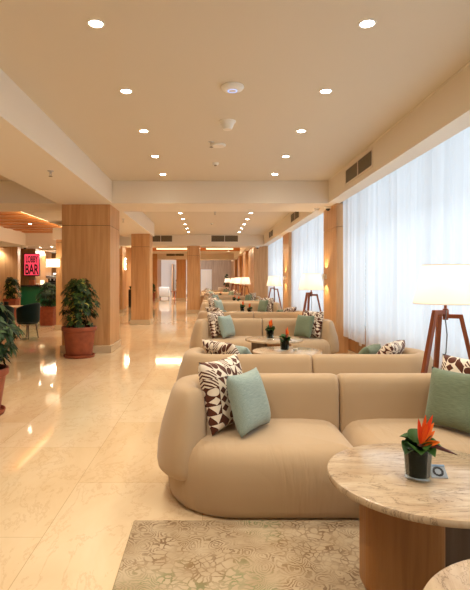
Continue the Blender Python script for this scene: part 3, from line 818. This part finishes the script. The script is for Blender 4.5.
# ------------------------------------------------------------------ floor lamps
def make_lamp():
    t = thing('floor_lamp', '', 'floor lamp', group='wooden tripod floor lamps')
    # legs: a short arm from the hub, then a long straight leg
    for a, dz, fo in ((202, .0, .40), (-22, -.035, .36), (88, -.02, .30)):
        d = Vector((math.cos(R(a)), math.sin(R(a)), 0))
        zt = 1.185 + dz
        mb = MB()
        mb.bar(d * -.02 + Vector((0, 0, zt)), d * .128 + Vector((0, 0, zt)), .034, .034)
        mb.bar(d * .112 + Vector((0, 0, zt + .014)), d * fo, .036, .032, tuple(d))
        mb.build('leg', M['teak'], t)
    MB().lathe([(.022, 1.12), (.022, 1.21), (.012, 1.215), (.012, 1.26)], n=16).build('hub', M['teak'], t, 40)
    MB().lathe([(.008, 1.21), (.008, 1.36), (.018, 1.362), (.018, 1.39)], n=16).build('stem', M['steel'], t, 40)
    MB().lathe([(.012, 1.39), (.03, 1.42), (.034, 1.45), (.02, 1.48), (.002, 1.485)], n=20).build('bulb', glow('bulb_glow', (1, .82, .55), 6), t, 180)
    sh = MB().lathe([(.252, 1.255), (.180, 1.575)], n=64, caps=(False, False)).build('lamp_shade', M['shade'], t, 180)
    MB().lathe([(.254, 1.252), (.254, 1.259), (.250, 1.259), (.250, 1.252), (.254, 1.252)], n=64, caps=(False, False)).build('lower_rim', M['beam'], sh, 40)
    MB().lathe([(.182, 1.571), (.182, 1.578), (.178, 1.578), (.178, 1.571), (.182, 1.571)], n=64, caps=(False, False)).build('upper_rim', M['beam'], sh, 40)
    f = MB()
    for a in (0, 120, 240): f.bar((.01 * math.cos(R(a)), .01 * math.sin(R(a)), 1.36), (.2 * math.cos(R(a)), .2 * math.sin(R(a)), 1.455), .004, .004)
    f.build('shade_spider', M['steel'], sh)
    MB().tube([(.0, -.02, 1.20), (-.012, -.025, 1.12), (.006, -.015, 1.0), (.004, 0, .85), (-.03, .02, .70), (-.05, .04, .5), (-.04, .05, .2), (-.02, .1, .012)], .005).build('power_cord', M['cable'], t, 180)
    return t
lamp0 = make_lamp()
LP = [(1.955, 4.11), (2.03, 9.93), (2.1, 16.2), (1.55, 22.15), (1.5, 26.0), (1.5, 31.3), (1.35, 38.6)]
LP[3] = (1.58, 22.25)
for i, (x, y) in enumerate(LP):
    lab = 'wooden tripod floor lamp with lit cream shade, %s lamp from the camera' % ORD[i]
    if i == 0: l = lamp0; l['label'] = lab
    else: l = dup(lamp0, None, None, lab)
    l.location = (x, y, 0); l.rotation_euler = (0, 0, R((0, 12, -8, 5, 0, 20, 0)[i]))
    lamp('POINT', 'lamp_bulb_light', (x, y, 1.43), 6 if i < 3 else 6, (1, .86, .66), shadow_soft_size=.04)

# ------------------------------------------------------------------ potted plants
def potted_plant(x, y, label, seed, pot_r, pot_h, h, spread, n_whorl, leaf='leaf', leaflen=.115, square=False, saucer=True, rz=0.0):
    t = thing('potted_plant', label, 'potted plant', (x, y, 0), rz)
    rn = random.Random(seed)
    zb = .045 if saucer else 0
    if saucer: MB().lathe([(pot_r * .80, 0), (pot_r * .86, .008), (pot_r * .90, .05), (pot_r * .87, .052), (pot_r * .82, .02), (.002, .018)], n=40).build('saucer', M['terracotta'], t, 40)
    pr = [(pot_r * .72, .03), (pot_r * .74, zb), (pot_r * .90, pot_h - .10), (pot_r * .905, pot_h - .085), (pot_r * .98, pot_h - .075), (pot_r, pot_h - .06), (pot_r, pot_h - .012), (pot_r * .985, pot_h), (pot_r * .91, pot_h), (pot_r * .88, pot_h - .05)]
    if square:
        rows = []
        for r_, z in pr:
            rows.append([Vector((px, py, z)) for px, py in corner_path(-r_, -r_, r_, r_, [.04] * 4, 4)])
        MB().grid(rows, True, True, False).build('pot', M['terracotta'], t, 35)
        MB().grid([[Vector((px, py, pot_h - .04)) for px, py in corner_path(-pot_r * .88, -pot_r * .88, pot_r * .88, pot_r * .88, [.04] * 4, 4)]] * 1 + [[Vector((px, py, pot_h - .039)) for px, py in corner_path(-pot_r * .5, -pot_r * .5, pot_r * .5, pot_r * .5, [.04] * 4, 4)]], True, False, True).build('soil', M['soil'], t)
    else:
        MB().lathe(pr, n=48, caps=(True, False)).build('pot', M['terracotta'], t, 35)
        MB().lathe([(pot_r * .885, pot_h - .045), (.002, pot_h - .035)], n=32, caps=(False, False)).build('soil', M['soil'], t)
    st = MB(); fo = MB()
    stems = []
    for k in range(7):
        a = rn.uniform(0, 2 * PI); r0 = rn.uniform(0, pot_r * .4); r1 = spread * rn.uniform(.15, .6)
        p0 = Vector((r0 * math.cos(a), r0 * math.sin(a), pot_h - .05)); hh = h * rn.uniform(.7, .95)
        p1 = Vector((r1 * math.cos(a), r1 * math.sin(a), pot_h + hh * .55)); p2 = Vector((r1 * 1.3 * math.cos(a + .3), r1 * 1.3 * math.sin(a + .3), pot_h + hh * .95))
        st.tube([p0, p0.lerp(p1, .5) + Vector((0, 0, .03)), p1, p2], [.011, .010, .008, .004], 6); stems.append((p0, p1, p2))
    for k in range(n_whorl):
        zf = rn.random() ** .85
        z = pot_h + .02 + zf * h
        prof = math.sin(PI * min(1, .18 + .72 * zf)) ** .7
        a = rn.uniform(0, 2 * PI); r = spread * prof * math.sqrt(rn.uniform(.12, 1))
        c = Vector((r * math.cos(a), r * math.sin(a), z))
        s_ = rn.choice(stems); q = s_[0].lerp(s_[1], min(1, zf * 1.6)) if zf < .6 else s_[1].lerp(s_[2], (zf - .6) / .4)
        if k % 2 == 0: st.tube([q, q.lerp(c, .6) + Vector((0, 0, .03)), c], [.004, .003, .002], 5)
        out = Vector((math.cos(a), math.sin(a), .55 + .5 * zf)).normalized()
        nl = rn.randint(6, 9); b1 = out.cross(Vector((0, 0, 1))).normalized(); b2 = out.cross(b1)
        L = leaflen * rn.uniform(.75, 1.2); a0 = rn.random() * 6
        for m in range(nl):
            th = a0 + 2 * PI * m / nl + rn.uniform(-.3, .3)
            d = (b1 * math.cos(th) + b2 * math.sin(th)) + out * rn.uniform(.05, .35) + Vector((0, 0, -.15))
            leaf_blade(fo, c + d.normalized() * .008, d, out, L * rn.uniform(.85, 1.1), L * .40, .22, .28, 4)
    st.build('stems', M['stem'], t, 180)
    o = fo.build('foliage', M[leaf], t, 180)
    return t
potted_plant(-2.47, 9.35, 'potted umbrella plant in a terracotta pot standing before the nearest oak pillar', 3, .325, .575, .86, .37, 170, leaflen=.085)
potted_plant(-2.52, 5.32, 'dark leafy plant in a terracotta pot cut by the picture edge', 8, .335, .50, .72, .47, 150, 'leaf_dark', .10)
potted_plant(-5.2, 15.9, 'leafy plant in a square terracotta planter before the green bar', 11, .27, .60, .72, .33, 70, 'leaf_dark', .12, True, False)
potted_plant(-7.45, 18.6, 'bushy plant in a pale brown pot by the oak bar wall', 14, .25, .75, .75, .38, 60, 'leaf', .12, True, False)
potted_plant(-4.02, 34.6, 'small potted plant at the foot of the far oak pillar', 17, .22, .55, .6, .2, 24, 'leaf_dark', .14)
potted_plant(-2.95, 45.2, 'slim potted plant standing deep in the far lobby', 21, .2, .5, 1.1, .28, 26, 'leaf', .16)
potted_plant(1.45, 43.5, 'dark green plant standing in the far corner behind the lamps', 23, .22, .6, 1.3, .24, 26, 'leaf_dark', .16)

# ------------------------------------------------------------------ bar
t = thing('bar_counter', 'long green fronted bar counter with a dark top', 'bar counter', (-6.6, 21.0, 0))
MB().box(-1.5, 0, .08, 1.9, .6, 1.17).build('front_panel', M['bar_green'], t)
MB().box(-1.5, .05, 0, 1.9, .55, .08).build('kick_plate', M['black'], t)
MB().box(-1.55, -.06, 1.17, 1.95, .62, 1.23, .006, 1).build('counter_top', M['bar_top'], t)
# lit sign
t = thing('bar_sign', 'glowing pink square sign reading LOBBY BAR on the dark wood wall', 'sign', (-7.90, 21.9, 2.13))
MB().box(-.35, 0, -.5, .35, .1, .5, .006, 1).build('sign_frame', M['sign_frame'], t)
MB().box(-.31, -.012, -.465, .34, 0, .465).build('sign_face', M['sign_pink'], t)
def text(s, size, loc, mat, parent, sx=1.0, name='lettering'):
    cu = bpy.data.curves.new('txt', 'FONT'); cu.body = s; cu.size = size; cu.align_x = 'CENTER'; cu.extrude = .006; cu.offset = size * .02
    tmp = bpy.data.objects.new('tmp_text', cu); COL.objects.link(tmp)
    dg = bpy.context.evaluated_depsgraph_get(); me = bpy.data.meshes.new_from_object(tmp.evaluated_get(dg))
    bpy.data.objects.remove(tmp); bpy.data.curves.remove(cu)
    o = link(name, me, mat, parent)
    o.location = loc; o.rotation_euler = (R(90), 0, 0); o.scale = (sx, 1, 1); return o
text('LOBBY', .40, (.015, -.014, .10), M['sign_letter'], t, .43)
text('BAR', .62, (.015, -.014, -.42), M['sign_letter'], t, .52)
#lamp('AREA', 'sign_glow', (-7.83, 21.84, 2.1), 5, (1, .15, .25), (R(-90), 0, 0), shape='RECTANGLE', size=.6, size_y=.9)

lamp('AREA', 'back_bar_fill', (-6.6, 23.2, 2.7), 60, (1, .86, .66), (R(-35), 0, 0), shape='RECTANGLE', size=2.6, size_y=.3)  # added area light that brightens the bottles, no fixture of its own
# back bar
t = thing('bar_shelving', 'lit white edged shelving on the wall behind the bar', 'shelving', (-6.6, 24.2, 0))
MB().box(-1.1, .55, .9, 1.9, .75, 2.75).build('back_panel', M['grey_wood'], t)
for z in (1.76, 2.18):
    MB().box(-1.1, .1, z - .03, 1.9, .55, z + .03).build('shelf', M['shelf_white'], t)
for x in (-.95, -.25, .45, 1.15): MB().box(x - .02, .14, 1.79, x + .02, .55, 2.15).build('divider', M['oak'], t)
MB().box(-1.1, .12, 0, 1.9, .6, 1.05).build('base_cabinet', M['bar_top'], t)
rn = random.Random(2)
bcol = [srgb(180, 120, 40), srgb(210, 190, 120), srgb(60, 90, 50), srgb(150, 60, 30), srgb(220, 214, 200), srgb(90, 50, 24)]
bm_ = [plain('bottle_%d' % i, c, .15) for i, c in enumerate(bcol)]
bot = {}
def bottle(x, y, z, k, lab, grp):
    t = thing('liquor_bottle', lab, 'bottle', (x, y, z), 0, grp)
    if k not in bot:
        a = MB().lathe([(.036, 0), (.04, .01), (.04, .17), (.03, .205), (.014, .225), (.013, .28)], n=16).build('glass_body', bm_[k], t, 50)
        b = MB().lathe([(.015, .275), (.015, .30)], n=12).build('cap', M['black'], t, 40); bot[k] = (a, b)
    else:
        for s_ in bot[k]:
            c = s_.copy(); COL.objects.link(c); c.parent = t
cn = ['amber', 'pale gold', 'green', 'russet', 'milky white', 'dark brown']
for i in range(12):
    k = (i * 5 + i // 6) % 6
    bottle(-7.45 + i * .14 + (i // 4) * .14, 24.45, 1.791, k, 'small %s bottle on the lit bar shelf, %s from the sign' % (cn[k], ORD[i]), 'bottles on the bar shelf')
for i in range(9):
    k = (i * 2 + 1) % 6
    bottle(-7.6 + i * .16, 24.45, 1.051, k, 'small %s bottle on the rear bar cabinet, %s from the sign' % (cn[k], ORD[i]), 'bottles on the rear bar cabinet')
def deco(name, mb, mat, lab, cat): tag(mb.build(name, mat), lab, cat)
t = thing('coffee_machine', 'dark coffee machine on the bar near the wall lamp', 'coffee machine', (-6.75, 21.25, 1.23))
MB().box(-.22, -.16, 0, .22, .2, .12, .01).box(-.22, .06, .1, .22, .2, .3, .01).build('body', M['black'], t)
MB().box(-.24, -.16, .28, .24, .2, .40, .02).build('hood', M['steel'], t)
MB().lathe([(.03, .2), (.03, .28)], c=(-.08, -.07, 0), n=12).lathe([(.03, .2), (.03, .28)], c=(.08, -.07, 0), n=12).build('brew_head', M['steel'], t)
t = thing('display_box', 'dark brown wooden box on the bar under the pink sign', 'box', (-7.62, 21.25, 1.23))
MB().box(-.12, -.1, 0, .12, .1, .24, .006).build('body', M['teak'], t); MB().box(-.125, -.105, .24, .125, .105, .27, .006).build('lid', M['black'], t)
t = thing('table_lamp', 'small cream lit lantern on the bar beside the coffee machine', 'lantern', (-7.2, 21.25, 1.23))
MB().box(-.08, -.08, 0, .08, .08, .02).build('base', M['teak'], t); MB().box(-.07, -.07, .02, .07, .07, .22, .004).build('lantern_shade', glow('lantern_glow', (1, .8, .45), 1.5), t); MB().box(-.08, -.08, .22, .08, .08, .24).build('cap', M['teak'], t)
t = thing('serving_tray', 'low dark tray of cups on the bar between the box and the lantern', 'tray', (-7.39, 21.2, 1.23))
MB().box(-.08, -.1, 0, .08, .1, .03, .004).build('tray_base', M['teak'], t)
for dx in (-.04, .04): MB().lathe([(.022, .03), (.032, .09), (.028, .09), (.02, .035)], c=(dx, 0, 0), n=16).build('cup', M['plastic'], t, 40)
# wall lamp on the half hidden pillar
t = thing('wall_lamp', 'rectangular cream wall lamp glowing on the half hidden pillar', 'wall lamp', (-4.38, 14.3, 1.93))
MB().box(-.05, -.03, -.06, .05, 0, .06).build('bracket', M['steel'], t)
MB().lathe([(.19, -.115), (.19, .115)], c=(-.08, -.24, 0), n=40, caps=(False, False)).build('lamp_shade', M['shade'], t, 60)
MB().lathe([(.01, -.04), (.028, 0), (.01, .035)], c=(-.08, -.24, 0), n=16).build('bulb', glow('wall_lamp_bulb', (1, .82, .55), 8), t, 180)
MB().bar((0, -.02, 0), (-.07, -.22, 0), .014, .014).build('arm', M['steel'], t)
lamp('POINT', 'wall_lamp_light', (-4.46, 14.06, 1.96), 8, (1, .84, .6), shadow_soft_size=.04)
# sparkling sconce
t = thing('crystal_sconce', 'sparkling crystal wall sconce beyond the second pillar', 'wall light', (-3.85, 22.1, 2.15))
MB().box(0, -.04, -.25, .03, .04, .25).build('back_plate', M['steel'], t)
for k in range(5):
    MB().lathe([(.001, -.06), (.05, 0), (.001, .06)], c=(.07, (-.05 if k % 2 else .05), -.2 + k * .11), n=8).build('crystal', glow('crystal_glow', (1, .85, .6), 5), t)
lamp('POINT', 'crystal_light', (-3.65, 22.0, 2.15), 10, (1, .75, .45), shadow_soft_size=.05)
t = thing('tall_planter', 'narrow black planter with a green tuft beyond the second pillar', 'planter', (-4.25, 26.5, 0))
MB().box(-.1, -.1, 0, .1, .1, .95, .005).build('planter_box', M['black'], t)
mb = MB(); rn = random.Random(6)
for k in range(22):
    a = rn.uniform(0, 6.28); leaf_blade(mb, (0, 0, .94), (math.cos(a) * .4, math.sin(a) * .4, 1), (math.cos(a), math.sin(a), 0), .28, .04)
mb.build('foliage', M['leaf_dark'], t, 180)

# ------------------------------------------------------------------ cafe chairs and table
def make_chair():
    t = thing('tub_chair', '', 'chair', group='dark green tub chairs')
    n = 28; rows = []
    for k in range(n + 1):
        a = R(-125 + 250 * k / n); c = math.cos(a)
        zt = .66 + .22 * (.5 + .5 * math.cos(a * .95)) ** .8
        e = 1.0
        if k < 2 or k > n - 2: e = .75 if k in (1, n - 1) else .4
        sec = [(.24, .40), (.275, .42), (.285, .5), (.30, zt - .03), (.292, zt), (.275, zt + .008), (.255, zt), (.25, zt - .04), (.24, .5), (.225, .42)]
        mr, mz = .262, .5
        rows.append([Vector(((mr + (r - mr) * e) * math.cos(a), (mr + (r - mr) * e) * math.sin(a), z if e == 1 else .42 + (z - .42) * (e * .12 + .88))) for r, z in sec])
    MB().grid(rows, True, True, True).build('backrest', M['chair_green'], t, 180)
    MB().lathe([(.20, .36), (.24, .38), (.255, .42), (.25, .455), (.21, .475), (.002, .482)], n=36).build('seat', M['chair_green'], t, 180)
    for a in (45, 135, 225, 315):
        d = Vector((math.cos(R(a)), math.sin(R(a)), 0))
        MB().tube([d * .19 + Vector((0, 0, .38)), d * .25], [.018, .011], 10).build('leg', M['base_dark'], t, 60)
    return t
ch = make_chair()
ch['label'] = 'dark green tub chair beside the cafe table, facing away from the bar plant'
CH = [(-4.53, 12.3, -20, 'dark green tub chair nearest the square planter, at the cafe table'), (-4.85, 11.45, -75, 'dark green tub chair in front of the cafe table, behind the edge plant'), (-6.2, 13.7, 170, 'dark green tub chair on the far side of the cafe table')]
for i, (x, y, a, lab) in enumerate(CH):
    c = ch if i == 0 else dup(ch, None, None, lab)
    c['label'] = lab; c.location = (x, y, 0); c.rotation_euler = (0, 0, R(a))
t = thing('cafe_table', 'round pale wood cafe table among the green tub chairs', 'table', (-5.3, 13.3, 0))
MB().lathe([(.38, .72), (.40, .725), (.40, .745), (.395, .75)], n=48).build('table_top', M['tabletop'], t, 40)
MB().lathe([(.04, .03), (.035, .05), (.035, .70), (.08, .72)], n=20).build('column', M['black'], t, 40)
MB().lathe([(.26, 0), (.26, .015), (.05, .035)], n=36).build('foot', M['black'], t, 40)
t = thing('napkin_holder', 'small dark holder on the cafe table', 'holder', (-5.45, 13.25, .75))
MB().box(-.06, -.04, 0, .06, .04, .02).build('holder_base', M['black'], t); MB().box(-.05, -.03, .02, .05, .03, .12, .004).build('napkins', M['bar_top'], t)

# ------------------------------------------------------------------ far lobby furniture
def armchair(loc, rz, mat, lab):
    t = thing('armchair', lab, 'armchair', loc, rz)
    MB().box(-.38, -.36, .16, .38, .36, .44, .05, 3).build('seat', mat, t, 60)
    MB().box(-.40, .24, .16, .40, .42, .92, .07, 3).build('backrest', mat, t, 60)
    for s_ in (-1, 1): MB().box(s_ * .34 - .07, -.36, .16, s_ * .34 + .07, .30, .62, .05, 3).build('armrest', mat, t, 60)
    for sx in (-1, 1):
        for sy in (-1, 1): MB().tube([(sx * .32, sy * .3, .17), (sx * .34, sy * .33, 0)], [.02, .014], 8).build('leg', M['black'], t)
armchair((-3.55, 38.6, 0), R(180), M['grey_fabric'], 'grey armchair in the far lobby opening')
armchair((-2.35, 43.6, 0), R(20), M['white_fabric'], 'white armchair deeper in the far lobby')
armchair((1.0, 37.4, 0), R(180), M['white_fabric'], 'white armchair beyond the last sofa at the far wall')
t = thing('side_table', 'dark brown side table between the far lobby armchairs', 'side table', (-2.9, 40.5, 0))
MB().lathe([(.28, .5), (.30, .51), (.30, .54)], n=28).build('table_top', M['teak'], t, 40); MB().lathe([(.06, 0), (.05, .5)], n=16).build('column', M['teak'], t, 40); MB().lathe([(.2, 0), (.2, .02)], n=24).build('foot', M['teak'], t, 40)
sp_ = None
for i in range(3):
    if sp_ is None:
        sp_ = thing('track_spotlight', 'small dark ceiling spot in the far lobby, nearest of three', 'spotlight', (-3.1, 38.6, ZC), 0, 'dark spots on the lobby ceiling')
        MB().lathe([(.05, 0), (.05, -.02)], n=16).build('mount', M['black'], sp_); MB().lathe([(.07, -.02), (.08, -.2), (.06, -.2)], n=20).build('can', M['black'], sp_, 40)
    else: dup(sp_, (-3.1 + .22 * i, 38.6 + .8 * i, ZC), None, 'small dark ceiling spot in the far lobby, %s of three' % ('middle', 'farthest')[i - 1])

# ------------------------------------------------------------------ light, world, camera
w_ = bpy.data.worlds.new('World'); sc.world = w_; w_.use_nodes = True
bg = w_.node_tree.nodes['Background']; bg.inputs[0].default_value = (.86, .94, 1.0, 1); bg.inputs[1].default_value = .6
cam = bpy.data.cameras.new('Camera'); co = bpy.data.objects.new('Camera', cam); COL.objects.link(co)
co.location = (0, 0, EYE); co.rotation_euler = (R(90), 0, 0)
cam.sensor_fit = 'AUTO'; cam.sensor_width = 36; cam.lens = F / 590 * 36
cam.shift_x = 25 / 590; cam.shift_y = -15 / 590
cam.clip_start = .05; cam.clip_end = 200
sc.camera = co
sc.view_settings.view_transform = 'Standard'; sc.view_settings.look = 'None'; sc.view_settings.gamma = 1; sc.view_settings.use_curve_mapping = False
sc.view_settings.exposure = 0.55
sc.cycles.use_denoising = True
sc.cycles.max_bounces = 10; sc.cycles.diffuse_bounces = 6; sc.cycles.transparent_max_bounces = 12
sc.cycles.sample_clamp_indirect = 6.0
